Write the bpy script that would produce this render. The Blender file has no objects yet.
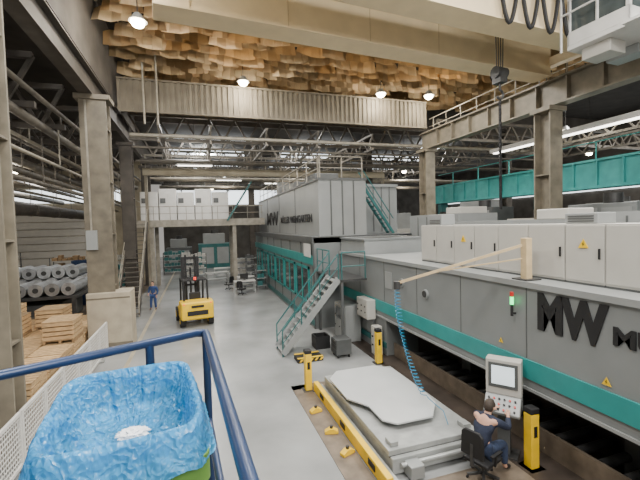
import bpy,bmesh,math,random
from mathutils import Vector,Matrix,noise
PI=math.pi
Rd=math.radians
random.seed(4)
SC=bpy.context.scene
COL=SC.collection
ORD=['first','second','third','fourth','fifth','sixth','seventh','eighth','ninth','tenth','eleventh','twelfth','thirteenth','fourteenth','fifteenth','sixteenth']
# ---------------------------------------------------------------- materials
def mat(name,c,rough=.5,metal=0.,var=.12,scale=3.,bump=0.,emit=0.,spec=.5,streak=(1,1,1),rnd=0.):
    m=bpy.data.materials.new(name); m.use_nodes=True
    nt=m.node_tree; N=nt.nodes; L=nt.links; b=N['Principled BSDF']
    b.inputs['Roughness'].default_value=rough; b.inputs['Metallic'].default_value=metal
    b.inputs['Specular IOR Level'].default_value=spec
    tc=N.new('ShaderNodeTexCoord'); mp=N.new('ShaderNodeMapping'); mp.inputs['Scale'].default_value=streak
    L.new(tc.outputs['Object'],mp.inputs[0])
    nz=N.new('ShaderNodeTexNoise'); nz.inputs['Scale'].default_value=scale; nz.inputs['Detail'].default_value=6
    L.new(mp.outputs[0],nz.inputs['Vector'])
    cr=N.new('ShaderNodeValToRGB'); e=cr.color_ramp.elements
    e[0].position=.3; e[1].position=.7
    e[0].color=[max(0,x*(1-var)) for x in c]+[1]; e[1].color=[min(1,x*(1+var)) for x in c]+[1]
    L.new(nz.outputs['Fac'],cr.inputs['Fac']); src=cr.outputs['Color']
    if rnd:
        oi=N.new('ShaderNodeObjectInfo'); mr=N.new('ShaderNodeMapRange'); mr.inputs['To Min'].default_value=1-rnd; mr.inputs['To Max'].default_value=1+rnd
        hv=N.new('ShaderNodeHueSaturation'); L.new(oi.outputs['Random'],mr.inputs['Value']); L.new(mr.outputs[0],hv.inputs['Value']); L.new(src,hv.inputs['Color']); src=hv.outputs[0]
    L.new(src,b.inputs['Base Color'])
    if bump:
        bp=N.new('ShaderNodeBump'); bp.inputs['Strength'].default_value=bump; bp.inputs['Distance'].default_value=.02
        L.new(nz.outputs['Fac'],bp.inputs['Height']); L.new(bp.outputs[0],b.inputs['Normal'])
    if emit:
        b.inputs['Emission Color'].default_value=list(c)+[1]; b.inputs['Emission Strength'].default_value=emit
    return m
M={}
def dm(k,*a,**w): M[k]=mat(k,*a,**w)
dm('concrete',(.29,.298,.295),.24,0,.22,.5,spec=.5)
dm('dark_brown',(.045,.034,.027),.5,0,.5,1.5)
dm('plate_brown',(.17,.135,.10),.5,.2,.3,3)
dm('beige_wall',(.34,.30,.22),.7,0,.18,1.2)
dm('corrugated',(.16,.14,.105),.75,0,.2,1.2)
dm('dark_wall',(.10,.09,.08),.85,0,.3,.8)
dm('ceiling',(.035,.03,.025),.9,0,.3,1)
dm('cream',(.76,.62,.39),.5,0,.06,1.5)
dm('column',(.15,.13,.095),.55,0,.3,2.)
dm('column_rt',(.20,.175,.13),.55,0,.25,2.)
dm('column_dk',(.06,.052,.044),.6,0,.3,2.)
dm('base_beige',(.40,.35,.265),.7,0,.15,2)
dm('press',(.215,.228,.228),.42,.1,.06,1.2)
dm('press_lt',(.28,.292,.288),.42,.1,.07,1.2)
dm('press_dk',(.09,.095,.095),.45,.1,.15,2)
dm('cab',(.46,.445,.405),.42,0,.05,2)
dm('teal',(.02,.25,.24),.4,0,.1,2)
dm('teal_br',(.05,.33,.32),.45,0,.15,2)
dm('teal_dk',(.02,.12,.12),.45,0,.2,2)
dm('white',(.64,.63,.60),.5,0,.06,2)
dm('galv',(.40,.41,.40),.35,.5,.15,4)
dm('bed',(.34,.35,.34),.45,.15,.15,4)
dm('steel',(.40,.41,.40),.33,.5,.12,6)
dm('blank',(.54,.555,.55),.38,.15,.04,2)
dm('steel_dk',(.06,.06,.06),.45,.4,.3,4)
dm('black',(.010,.010,.011),.6,0,.2,5)
dm('rubber',(.02,.02,.02),.8,0,.3,8)
dm('wood',(.50,.34,.18),.7,0,.25,6,streak=(1,1,4),rnd=.25)
dm('wood_dk',(.28,.18,.09),.7,0,.25,6)
dm('yellow',(.85,.54,.01),.4,0,.1,3)
dm('tan',(.56,.42,.25),.8,0,.15,2,rnd=.35)
dm('rail',(.018,.04,.105),.32,.15,.2,9)
dm('green',(.12,.26,.05),.5,0,.12,5)
dm('paper',(.85,.87,.88),.8,0,.04,20,bump=.5)
dm('skin',(.52,.30,.21),.6,0,.06,20)
dm('hair',(.04,.028,.02),.7,0,.3,40)
dm('shirt',(.016,.022,.045),.8,0,.25,20)
dm('overall',(.025,.055,.16),.8,0,.2,20)
dm('jeans',(.03,.045,.09),.8,0,.25,20)
dm('hose',(.0,.20,.36),.35,0,.1,9)
dm('jib',(.55,.42,.24),.5,0,.12,5)
dm('glass_dk',(.02,.027,.03),.12,0,.2,2)
dm('glass_gr',(.07,.085,.085),.12,0,.2,2)
dm('screen',(.75,.85,.9),.3,0,.1,14,emit=.7)
dm('lamp',(1,.86,.6),.5,0,.01,1,emit=45)
dm('tube',(1,.95,.85),.5,0,.01,1,emit=7)
dm('skylight',(.9,.96,1),.5,0,.03,1,emit=2.4)
dm('greenlamp',(.05,1,.25),.4,0,.05,2,emit=3)
dm('redlamp',(1,.05,.02),.4,0,.05,2,emit=1.5)
dm('red',(.5,.03,.02),.4,0,.1,2)
dm('rollwrap',(.40,.41,.42),.28,.6,.2,5,rnd=.25)
dm('pipe',(.12,.108,.09),.5,.2,.3,3)
dm('pipe_lt',(.31,.285,.235),.5,.2,.2,3)
m=mat('bag',(.075,.40,.78),.2,0,.2,6); M['bag']=m
nt=m.node_tree; N=nt.nodes; b=N['Principled BSDF']; out=N['Material Output']
tcn=[n_ for n_ in N if n_.type=='TEX_COORD'][0]
hs=[]
for sc_,rot in ((10,0.4),(26,1.1)):
    mp=N.new('ShaderNodeMapping'); mp.inputs['Rotation'].default_value=(rot,rot*.7,rot*1.3)
    nz=N.new('ShaderNodeTexNoise'); nz.inputs['Scale'].default_value=sc_*.5; nz.inputs['Detail'].default_value=2
    ad=N.new('ShaderNodeVectorMath'); ad.operation='MULTIPLY_ADD'; ad.inputs[1].default_value=(.15,.15,.15)
    vo=N.new('ShaderNodeTexVoronoi'); vo.feature='F1'; vo.inputs['Scale'].default_value=sc_
    nt.links.new(tcn.outputs['Object'],mp.inputs[0]); nt.links.new(mp.outputs[0],nz.inputs['Vector'])
    nt.links.new(nz.outputs['Color'],ad.inputs[0]); nt.links.new(mp.outputs[0],ad.inputs[2]); nt.links.new(ad.outputs[0],vo.inputs['Vector']); hs.append(vo)
ma=N.new('ShaderNodeMath'); ma.operation='ADD'; nt.links.new(hs[0].outputs['Distance'],ma.inputs[0]); nt.links.new(hs[1].outputs['Distance'],ma.inputs[1])
bp=N.new('ShaderNodeBump'); bp.inputs['Strength'].default_value=.7; bp.inputs['Distance'].default_value=.03
nt.links.new(ma.outputs[0],bp.inputs['Height']); nt.links.new(bp.outputs[0],b.inputs['Normal'])
tr=N.new('ShaderNodeBsdfTranslucent'); tr.inputs[0].default_value=(.18,.56,.92,1); nt.links.new(bp.outputs[0],tr.inputs['Normal'])
mx=N.new('ShaderNodeMixShader'); mx.inputs[0].default_value=.4
nt.links.new(b.outputs[0],mx.inputs[1]); nt.links.new(tr.outputs[0],mx.inputs[2]); nt.links.new(mx.outputs[0],out.inputs['Surface'])

# ---------------------------------------------------------------- mesh builder
class MB:
    def __init__(s): s.b=bmesh.new()
    def box(s,x0,y0,z0,x1,y1,z1):
        mm=Matrix.Translation(((x0+x1)/2,(y0+y1)/2,(z0+z1)/2))@Matrix.Diagonal((abs(x1-x0),abs(y1-y0),abs(z1-z0),1))
        bmesh.ops.create_cube(s.b,size=1,matrix=mm); return s
    def bar(s,p,q,w,h):
        p=Vector(p);q=Vector(q);d=q-p;L=d.length
        if L<1e-6: return s
        z=d/L
        sd=z.cross(Vector((0,0,1))) if abs(z.z)<.995 else Vector((1,0,0))
        sd.normalize(); up=z.cross(sd)
        mm=Matrix((( sd.x*w,up.x*h,z.x*L,(p.x+q.x)/2),(sd.y*w,up.y*h,z.y*L,(p.y+q.y)/2),(sd.z*w,up.z*h,z.z*L,(p.z+q.z)/2),(0,0,0,1)))
        bmesh.ops.create_cube(s.b,size=1,matrix=mm); return s
    def cyl(s,p,q,r,n=12,r2=None):
        p=Vector(p);q=Vector(q);d=q-p
        mm=Matrix.Translation((p+q)/2)@d.to_track_quat('Z','Y').to_matrix().to_4x4()
        bmesh.ops.create_cone(s.b,cap_ends=True,segments=n,radius1=r,radius2=r if r2 is None else r2,depth=d.length,matrix=mm); return s
    def ball(s,c,r,sc=(1,1,1),u=16,v=10):
        bmesh.ops.create_uvsphere(s.b,u_segments=u,v_segments=v,radius=r,matrix=Matrix.Translation(c)@Matrix.Diagonal((sc[0],sc[1],sc[2],1))); return s
    def tube(s,pts,r,n=8,closed=False):
        P=[Vector(p) for p in pts]; k=len(P); rings=[]; prev=None
        for i in range(k):
            a=P[i-1] if i>0 else P[i]; c=P[i+1] if i<k-1 else P[i]
            t=(c-a).normalized()
            if prev is None:
                prev=t.cross(Vector((0,0,1))) if abs(t.z)<.9 else t.cross(Vector((1,0,0)))
            prev=(prev-t*prev.dot(t)).normalized(); o=t.cross(prev)
            rings.append([s.b.verts.new(P[i]+(prev*math.cos(2*PI*j/n)+o*math.sin(2*PI*j/n))*r) for j in range(n)])
        for i in range(k-1):
            for j in range(n):
                s.b.faces.new((rings[i][j],rings[i][(j+1)%n],rings[i+1][(j+1)%n],rings[i+1][j]))
        s.b.faces.new(rings[0][::-1]); s.b.faces.new(rings[-1]); return s
    def prism(s,pts,z0,z1,mx=None):
        lo=[s.b.verts.new((x,y,z0)) for x,y in pts]; hi=[s.b.verts.new((x,y,z1)) for x,y in pts]; n=len(pts)
        s.b.faces.new(lo[::-1]); s.b.faces.new(hi)
        for i in range(n): s.b.faces.new((lo[i],lo[(i+1)%n],hi[(i+1)%n],hi[i]))
        if mx is not None:
            for v in lo+hi: v.co=mx@v.co
        return s
    def ibeam(s,p,q,w,h,t=.05):
        p=Vector(p);q=Vector(q);u=Vector((0,0,h/2-t/2))
        s.bar(p+u,q+u,w,t); s.bar(p-u,q-u,w,t); s.bar(p,q,t,h-2*t); return s
    def hcol(s,x,y,z0,z1,w,d,t=.05):
        s.box(x-w/2,y-d/2,z0,x+w/2,y-d/2+t,z1); s.box(x-w/2,y+d/2-t,z0,x+w/2,y+d/2,z1); s.box(x-t/2,y-d/2+t,z0,x+t/2,y+d/2-t,z1); return s
    def truss(s,p,q,h,n,c=.14,dg=.08):
        p=Vector(p);q=Vector(q);u=Vector((0,0,h))
        s.bar(p,q,c,c); s.bar(p+u,q+u,c,c)
        for i in range(n):
            a=p.lerp(q,i/n); b_=p.lerp(q,(i+.5)/n); e=p.lerp(q,(i+1)/n)
            s.bar(a+u,b_,dg,dg); s.bar(b_,e+u,dg,dg)
        return s
def root_of(o):
    while o.parent: o=o.parent
    return o
def build(mb,name,m,parent=None,local=False,smooth=False,bevel=0):
    bm=mb.b if isinstance(mb,MB) else mb
    bmesh.ops.recalc_face_normals(bm,faces=bm.faces)
    me=bpy.data.meshes.new(name); bm.to_mesh(me); bm.free()
    me.materials.append(M[m] if isinstance(m,str) else m)
    if smooth:
        for f in me.polygons: f.use_smooth=True
        me.set_sharp_from_angle(angle=Rd(40))
    o=bpy.data.objects.new(name,me); COL.objects.link(o)
    if parent:
        o.parent=parent
        if not local: me.transform(Matrix.Translation(-root_of(parent).location))
    elif not local:
        xs=[v.co for v in me.vertices]
        c=Vector(((min(v.x for v in xs)+max(v.x for v in xs))/2,(min(v.y for v in xs)+max(v.y for v in xs))/2,min(v.z for v in xs)))
        me.transform(Matrix.Translation(-c)); o.location=c
    if bevel:
        bv=o.modifiers.new('bevel','BEVEL'); bv.width=bevel; bv.segments=2; bv.limit_method='ANGLE'
    return o
def tag(o,label,cat,group=None,kind=None):
    o['label']=label; o['category']=cat
    if group: o['group']=group
    if kind: o['kind']=kind
    return o
def thing(name,label,cat,loc,rz=0,group=None):
    o=bpy.data.objects.new(name,None); COL.objects.link(o); o.location=loc; o.rotation_euler=(0,0,rz); o.empty_display_size=.2
    return tag(o,label,cat,group)
def struct(mb,name,m,**k):
    o=build(mb,name,m,**k); o['kind']='structure'; return o
def dup(root,loc,rz,label,group=None):
    r=root.copy(); COL.objects.link(r); r.location=loc; r.rotation_euler=(0,0,rz); r['label']=label
    if group: r['group']=group
    for ch in list(root.children):
        c=ch.copy(); COL.objects.link(c); c.parent=r
        for g in list(ch.children):
            d=g.copy(); COL.objects.link(d); d.parent=c
    return r
def text(body,name,m,parent,mx,w,h,ext=.01,off=0.):
    cu=bpy.data.curves.new(name,'FONT'); cu.body=body; cu.size=1; cu.extrude=.02; cu.offset=off
    o=bpy.data.objects.new(name,cu); COL.objects.link(o)
    dg=bpy.context.evaluated_depsgraph_get(); me=bpy.data.meshes.new_from_object(o.evaluated_get(dg))
    bpy.data.objects.remove(o)
    X=[v.co.x for v in me.vertices];Y=[v.co.y for v in me.vertices]
    x0,x1,y0,y1=min(X),max(X),min(Y),max(Y)
    me.transform(Matrix.Diagonal((w/(x1-x0),h/(y1-y0),ext/.02,1))@Matrix.Translation((-x0,-y0,0)))
    me.transform(mx)
    me.transform(Matrix.Translation(-root_of(parent).location))
    me.materials.clear(); me.materials.append(M[m])
    o=bpy.data.objects.new(name,me); COL.objects.link(o); o.parent=parent
    return o
def faceX(x,y,z): # text plane facing -X, reading toward -Y
    return Matrix(((0,0,-1,x),(-1,0,0,y),(0,1,0,z),(0,0,0,1)))

# ================================================================= SETTING
struct(MB().box(-30,-14,-.3,45,72,0),'floor','concrete')
struct(MB().box(-4.9,62,0,45,62.4,16),'wall_back','dark_wall')
struct(MB().box(-30,-14,0,-29.6,72,16),'wall_left','dark_wall')
struct(MB().box(44.6,-14,0,45,72,16),'wall_right','dark_wall')
struct(MB().box(-30,41,0,-5,41.4,11.6),'wall_left_back','beige_wall')
struct(MB().box(-4.6,-14,16,45,32,16.3),'ceiling','ceiling')
struct(MB().box(-4.6,32,13.2,45,32.3,16.3),'wall_baffle_end','dark_wall')
struct(MB().box(-4.9,24.3,13.05,-4.6,62,13.5).box(-4.9,-14,11.6,-4.6,62,13.1),'wall_left_clerestory','dark_wall')
struct(MB().box(-4.6,32.3,13.2,45,62,13.5),'ceiling_far','ceiling')
struct(MB().box(-30,-14,11.6,-4.9,62,11.9),'ceiling_left','ceiling')
b=MB().box(-4,24.05,11.75,16,24.15,13.5)
x=-4
while x<16:
    b.box(x,23.97,11.78,x+.16,24.06,13.48); x+=.32
b.box(-4,23.9,11.65,16,24.1,11.78); b.box(-4,23.9,13.45,16,24.1,13.55)
struct(b,'wall_back_upper','corrugated')
struct(MB().box(-4.3,-14,12.2,-4.2,32,16),'wall_left_upper','dark_wall')
dr=bpy.data.objects.new('door_1',None); COL.objects.link(dr); dr.location=(-12.9,40.9,0); dr['kind']='structure'
b=MB()
for i in range(9): b.box(-16,40.86,.6+i*.66,-10,40.95,1.2+i*.66)
build(b,'door_panel','cab',dr)
build(MB().box(-16.2,40.8,0,-16,41,6.7).box(-10,40.8,0,-9.8,41,6.7).box(-16.2,40.8,6.55,-9.8,41,6.8),'door_frame','column',dr)
struct(MB().box(5.95,-8,.0,14,15.8,.02),'trim_1','dark_brown')  # very dark mottled brown plate over the floor below the housing
struct(MB().box(2.55,5.0,.0,3.1,11.3,.015).box(2.55,11.0,0,6,11.3,.015),'trim_2','plate_brown')
struct(MB().box(3.1,-2,.0,5.95,6.2,.012),'trim_3','plate_brown')
struct(MB().box(-2.75,6,.0,-2.6,60,.006),'trim_4','beige_wall')
struct(MB().box(-30,5,0,-4.2,40.9,.008),'trim_5','plate_brown')
k=1
for y in (35,41,48,55):
    for (x0,x1) in ((-3,5),(9,15),(20,27)):
        b=MB().prism([(y,12.4),(y+.1,12.4),(y+1.0,13.15),(y+.9,13.15)],x0,x1,Matrix(((0,0,1,0),(1,0,0,0),(0,1,0,0),(0,0,0,1))))
        struct(b,'window_%d'%k,'skylight'); k+=1
struct(MB().box(-4,61.8,8.5,30,61.95,10.7),'window_%d'%k,'skylight'); k+=1
struct(MB().box(-26,40.9,7.6,-7,40.98,8.8),'window_%d'%k,'skylight'); k+=1
struct(MB().box(44.4,4,8.0,44.55,60,10.5),'window_%d'%k,'skylight'); k+=1

# ---------------- columns
def column(x,y,top,m,label,w=.7,d=.9):
    t=thing('steel_column',label,'column',(x,y,0))
    build(MB().hcol(x,y,.06,top,w,d,.07),'shaft',m,t)
    b=MB(); z=2.6
    while z<top-1:
        b.box(x-w/2+.02,y-d/2+.07,z,x+w/2-.02,y+d/2-.07,z+.05); z+=2.2
    build(b,'stiffener',m,t)
    build(MB().box(x-w/2-.12,y-d/2-.12,0,x+w/2+.12,y+d/2+.12,.06),'base_plate','steel_dk',t)
    if top<13: build(MB().box(x-w/2-.15,y-d/2-.1,top,x+w/2+.15,y+d/2+.1,top+.2),'cap_bracket',m,t)
    return t
column(-4.06,9.75,10.35,'column_rt','pale beige steel column at the far left edge beside the white fence',.5,.6)
c1=column(-3.9,18.2,10.35,'column','big beige steel column with a stout concrete foot beside the aisle',1.0,.8)
build(MB().prism([(-4.45,17.6),(-2.8,17.6),(-2.8,18.8),(-4.45,18.8)],.0,2.4),'concrete_foot','base_beige',c1,bevel=.03)
build(MB().box(-4.45,17.57,.0,-2.78,17.6,.3),'dark_skirt','column',c1)
build(MB().box(-4.43,17.58,2.15,-2.82,17.6,2.2),'foot_joint','column',c1)
build(MB().box(-4.35,17.68,4.2,-3.95,17.8,5.0),'switch_box','press_lt',c1); build(MB().bar((-4.15,17.74,5.0),(-4.15,17.74,10.3),.06,.06),'conduit','pipe_lt',c1)
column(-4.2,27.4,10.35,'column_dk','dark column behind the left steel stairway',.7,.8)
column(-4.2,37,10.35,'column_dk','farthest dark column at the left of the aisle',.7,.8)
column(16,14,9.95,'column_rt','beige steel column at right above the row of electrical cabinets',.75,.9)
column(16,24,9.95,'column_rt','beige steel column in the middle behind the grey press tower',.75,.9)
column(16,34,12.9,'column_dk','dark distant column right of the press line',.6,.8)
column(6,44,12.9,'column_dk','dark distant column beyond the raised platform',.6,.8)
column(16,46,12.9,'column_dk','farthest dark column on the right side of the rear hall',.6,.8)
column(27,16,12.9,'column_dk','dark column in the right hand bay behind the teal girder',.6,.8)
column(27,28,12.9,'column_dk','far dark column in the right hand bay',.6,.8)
t=thing('runway_beam','dark crane runway beam along the left column row','beam',(-4.1,8,10.55)); build(MB().ibeam((-4.1,-8,11.05),(-4.1,24,11.05),.5,1.0,.06).box(-4.15,-8,11.55,-4.05,24,11.65),'beam','column_dk',t)
t=thing('runway_beam','beige crane runway beam on the right columns with handrail on top','beam',(16,9,10.15))
build(MB().ibeam((16,-8,10.75),(16,24.5,10.75),.6,1.2,.07),'beam','column_rt',t)
b=MB(); y=-8
while y<24: b.box(15.72,y,10.25,15.98,y+.06,11.25); y+=1.6
build(b,'stiffener','column_rt',t)
build(MB().box(15.95,-8,11.35,16.05,24.5,11.47),'rail','steel_dk',t)
b=MB(); y=0
while y<25:
    b.bar((16.6,y,11.35),(16.6,y,12.5),.05,.05); y+=1.5
b.bar((16.6,0,12.5),(16.6,24.5,12.5),.05,.05); b.bar((16.6,0,11.95),(16.6,24.5,11.95),.04,.04); b.box(16.2,0,11.3,16.65,24.5,11.36)
build(b,'handrail','pipe_lt',t)

# ---------------- overhead crane
CC=Vector((6,11.5,11.3))
cr=thing('overhead_crane','cream double girder travelling crane spanning the hall','crane',CC)
def girder(y,w,z0,z1,xl):
    b=MB().box(xl,y-w/2,z0+.05,15.8,y+w/2,z1-.05)
    b.box(xl,y-w/2-.08,z0,15.8,y+w/2+.08,z0+.05); b.box(xl,y-w/2-.08,z1-.05,15.8,y+w/2+.08,z1)
    g=build(b,'girder','cream',cr)
    b=MB(); x=xl+1
    while x<15.5: b.box(x,y-w/2-.012,z0+.06,x+.02,y+w/2+.012,z1-.06); x+=3.1
    build(b,'girder_seam','jib',g)
    build(MB().box(xl,y-.04,z1,15.8,y+.04,z1+.08),'trolley_rail','steel_dk',g)
    build(MB().box(-3.9,y-.15,z1-.45,xl,y+.15,z1-.05),'end_link','steel_dk',g)
girder(13.1,.8,11.45,12.75,-.9); girder(10.1,.8,11.35,12.75,-.9)
for x in (-3.9,15.9):
    e=build(MB().box(x-.2,9.0,11.9,x+.2,14.2,12.3),'end_carriage','cream',cr,bevel=.02)
    for y in (9.4,13.8): build(MB().cyl((x-.06,y,11.85),(x+.06,y,11.85),.2,20),'wheel','steel_dk',e,smooth=True)
tr=build(MB().box(10.4,9.7,12.85,12.6,13.5,13.1),'trolley','press_dk',cr)
build(MB().cyl((10.7,11.6,13.5),(12.3,11.6,13.5),.32,20),'hoist_drum','steel_dk',tr,smooth=True)
b=MB()
for dx in (-.22,-.08,.08,.22): b.cyl((11.4+dx,11.6,13.2),(11.4+dx*.7,11.6,10.8),.02,6)
build(b,'hoist_rope','steel_dk',cr)
hb=build(MB().cyl((11.14,11.6,10.65),(11.66,11.6,10.65),.22,20).box(11.22,11.4,10.25,11.58,11.8,10.7),'hook_block','steel_dk',cr,smooth=True)
pts=[(11.4,11.6,10.25),(11.4,11.6,10.0)]+[(11.4+.17*math.sin(a),11.6,9.83+.17*math.cos(a)) for a in [Rd(q) for q in range(0,250,20)]]
build(MB().tube(pts,.045,8),'hook','steel_dk',hb,smooth=True)
b=MB()
for i in range(42):
    z=9.6-i*.1
    b.bar((11.4,11.6,z),(11.4,11.6,z-.12),.1 if i%2 else .05,.05 if i%2 else .1)
build(b,'lifting_chain','black',hb)
for k_ in range(4):
    x0=9.0+k_*.95; pts=[(x0+.95*s,9.5,12.9-1.7*math.sin(PI*s)) for s in [i/14 for i in range(15)]]
    build(MB().tube(pts,.065,8),'festoon_cable','black',cr,smooth=True)
cb=build(MB().box(12.2,7.6,10.7,14.9,9.5,10.85).box(12.2,7.6,12.35,14.9,9.5,12.5).box(12.2,7.6,10.85,14.9,7.68,11.3).box(12.2,7.6,10.85,12.28,9.5,11.3).box(12.2,7.6,11.3,12.32,7.72,12.35).box(13.0,7.6,11.3,13.08,7.7,12.35).box(13.8,7.6,11.3,13.88,7.7,12.35).box(14.78,7.6,11.3,14.9,7.72,12.35).box(12.2,8.5,11.3,12.3,8.58,12.35).box(12.2,9.38,11.3,12.32,9.5,12.35).box(12.2,9.42,10.85,14.9,9.5,12.35),'operator_cab','white',cr,bevel=.015)
for q in ((12.32,7.64,11.3,13.0,7.66,12.35),(13.08,7.64,11.3,13.8,7.66,12.35),(13.88,7.64,11.3,14.78,7.66,12.35),(12.24,7.72,11.3,12.26,8.5,12.35),(12.24,8.58,11.3,12.26,9.38,12.35)): build(MB().box(*q),'cab_window','glass_gr',cb)
build(MB().box(12.5,8.3,10.3,13.3,9.2,10.7),'cab_box','cab',cb,bevel=.02); build(MB().box(13.8,8.2,10.4,14.5,9.2,10.7),'cab_box','press_lt',cb,bevel=.02)
b=MB()
for x in (11.9,12.7,13.5,14.3,15.1): b.bar((x,6.9,10.7),(x,6.9,11.8),.05,.05)
b.bar((11.9,6.9,11.8),(15.1,6.9,11.8),.05,.05).bar((11.9,6.9,11.25),(15.1,6.9,11.25),.05,.05).box(11.8,6.85,10.62,15.2,7.6,10.7)
b.bar((11.9,6.9,11.8),(11.9,9.5,11.8),.05,.05).bar((11.9,9.5,10.6),(11.9,9.5,12.6),.05,.05)
for x in (12.3,14.8):
    for y in (7.8,9.3): b.bar((x,y,12.5),(x,10.0,12.75),.06,.06)
build(b,'cab_walkway','white',cb)
cr.rotation_euler=(0,0,Rd(5))

# ---------------- ceiling baffles: shallow folded sheets, overlapping and slightly uneven
def baffle_bm():
    b=bmesh.new(); rows=[]
    for j,(z,w,f) in enumerate(((-.36,.86,.8),(.42,.78,.7))):
        rows.append([b.verts.new((a*w,-.30*f*dd+.10*j,z+(.12 if (dd==0 and j==0) else 0))) for a,dd in ((-1,0),(-.55,.9),(0,.25),(.55,.9),(1,0))])
    for i in range(4): b.faces.new((rows[0][i],rows[0][i+1],rows[1][i+1],rows[1][i]))
    bmesh.ops.solidify(b,geom=b.faces[:],thickness=.03)
    bmesh.ops.create_cube(b,size=1,matrix=Matrix.Translation((0,.02,.9))@Matrix.Diagonal((.03,.03,1.2,1)))
    return b
proto=None
for j in range(14):
    for i in range(21):
        x=-3.4+i*1.5+(.75 if j%2 else 0)+random.uniform(-.1,.1); y=27.6-j*1.0+random.uniform(-.06,.06)
        if x>27.5: continue
        if proto is None: o=build(baffle_bm(),'ceiling_baffle','tan',local=True); proto=o
        else: o=proto.copy(); COL.objects.link(o)
        o.location=(x,y,14.6+random.uniform(-.1,.1)); o.rotation_euler=(Rd(random.uniform(-12,12)),Rd(random.uniform(-5,5)),Rd(random.uniform(-16,16)))
        tag(o,'tan folded acoustic baffle hanging in the honeycomb field under the roof','ceiling baffle','tan acoustic baffles under the hall roof')
# ---------------- trusses and pipes
def single(mb,name,m,label,cat,group=None,**k): return tag(build(mb,name,m,**k),label,cat,group)
for i,y in enumerate((27.5,33.5,40,47,54)):
    single(MB().truss((-4,y,10.9),(30,y,10.9),1.6,20,.2,.12),'roof_truss','pipe','roof truss across the rear hall, %s from the beige cladding'%ORD[i],'truss','roof trusses of the rear hall')
for i,x in enumerate((-2,1,4.5,8,12,19,23)):
    single(MB().truss((x,24.6,10.2),(x,61,10.2),1.0,22,.14,.09),'roof_truss','pipe','lengthwise truss in the rear hall, %s from the left'%ORD[i],'truss','lengthwise trusses')
single(MB().truss((16.9,24,11.0),(44,24,11.0),1.3,16,.2,.12),'roof_truss','pipe','roof truss over the right hand bay in line with the beige cladding','truss')
for i,x in enumerate((24,29)):
    single(MB().truss((x,2,10.0),(x,24.4,10.0),.8,16,.14,.09),'roof_truss','pipe','lengthwise truss over the right hand bay, %s from the column row'%ORD[i],'truss','lengthwise trusses of the right bay')
for i,y in enumerate((6,9,12,15,18,21,24,27,30,36)):
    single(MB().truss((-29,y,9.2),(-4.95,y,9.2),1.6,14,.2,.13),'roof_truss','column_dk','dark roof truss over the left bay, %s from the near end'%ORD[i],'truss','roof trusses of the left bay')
for (x,z,r,m) in ((-5.1,9.7,.09,'pipe'),(-5.5,9.0,.16,'pipe'),(-6.2,8.6,.07,'pipe_lt'),(-6.9,8.9,.12,'pipe'),(-7.8,8.3,.2,'pipe'),(-9.2,8.8,.1,'pipe'),(-10.8,8.2,.14,'pipe'),(-5.2,7.6,.06,'pipe_lt'),(-8.6,7.5,.08,'pipe'),(-5.8,6.9,.1,'pipe'),(-6.5,7.4,.12,'pipe'),(-7.2,6.8,.07,'pipe'),(-11.8,7.6,.2,'pipe')):
    b=MB().cyl((x,2,z),(x,40.8,z),r,10)
    for y in (6,12,18,24,30,36): b.bar((x,y,z),(x,y,9.3),.04,.04)
    single(b,'overhead_pipe',m,'pipe running lengthwise under the left bay roof','pipe','lengthwise pipes under the left bay roof',smooth=True)
for (y,z,r,m) in ((25,10.6,.12,'pipe_lt'),(25.6,10.0,.08,'pipe'),(27,9.4,.07,'pipe'),(29,9.7,.18,'pipe'),(31,9.9,.1,'pipe'),(34.5,9.2,.1,'pipe_lt'),(38,9.5,.2,'pipe'),(43,9.3,.2,'pipe')):
    b=MB().cyl((-3.6,y,z),(29,y,z),r,10)
    for x in (-2,1,4.5,8,12,19,23): b.bar((x,y,z),(x,y,10.25),.05,.05)
    single(b,'overhead_pipe',m,'pipe running crosswise under the rear hall roof','pipe','crosswise pipes in the rear hall',smooth=True)
for (x,lab) in ((-2.6,'left of two light conduits rising beside the beige cladding'),(-1.9,'right of two light conduits rising beside the beige cladding')):
    single(MB().tube([(x,23.6,10.9),(x,23.6,14.6),(x,23.4,15.2),(x,22.9,15.9)],.06,8),'hanging_conduit','pipe_lt',lab,'conduit',smooth=True)
t=thing('ventilation_duct','large dark round ventilation duct running along the left bay','duct',(-9.5,20,6.0))
build(MB().cyl((-9.8,6,6.4),(-9.8,40,6.4),.4,20),'duct_tube','column_dk',t,smooth=True)
for y in range(8,40,4): build(MB().cyl((-9.8,y,6.4),(-9.8,y+.08,6.4),.43,20).bar((-9.8,y+.04,6.75),(-9.8,y+.04,9.25),.03,.03),'duct_hanger','pipe',t)
t=thing('pipe_bridge','beige overhead pipe bridge crossing the rear hall above the press','bridge',(5,30,8.6))
build(MB().ibeam((-3.6,30,9.1),(15.7,30,9.1),.3,.5,.04),'beam','beige_wall',t)
b=MB()
for i in range(14): b.bar((-3.4+i*1.45,30,9.3),(-3.4+i*1.45,30,10.3),.05,.05)
b.bar((-3.4,30,10.3),(15.5,30,10.3),.05,.05).bar((-3.4,30,9.8),(15.5,30,9.8),.04,.04)
build(b,'handrail','pipe_lt',t)
for x in (-3.4,15.5): build(MB().bar((x,30,0),(x,30,8.86),.2,.2),'post','column_rt',t)

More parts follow.
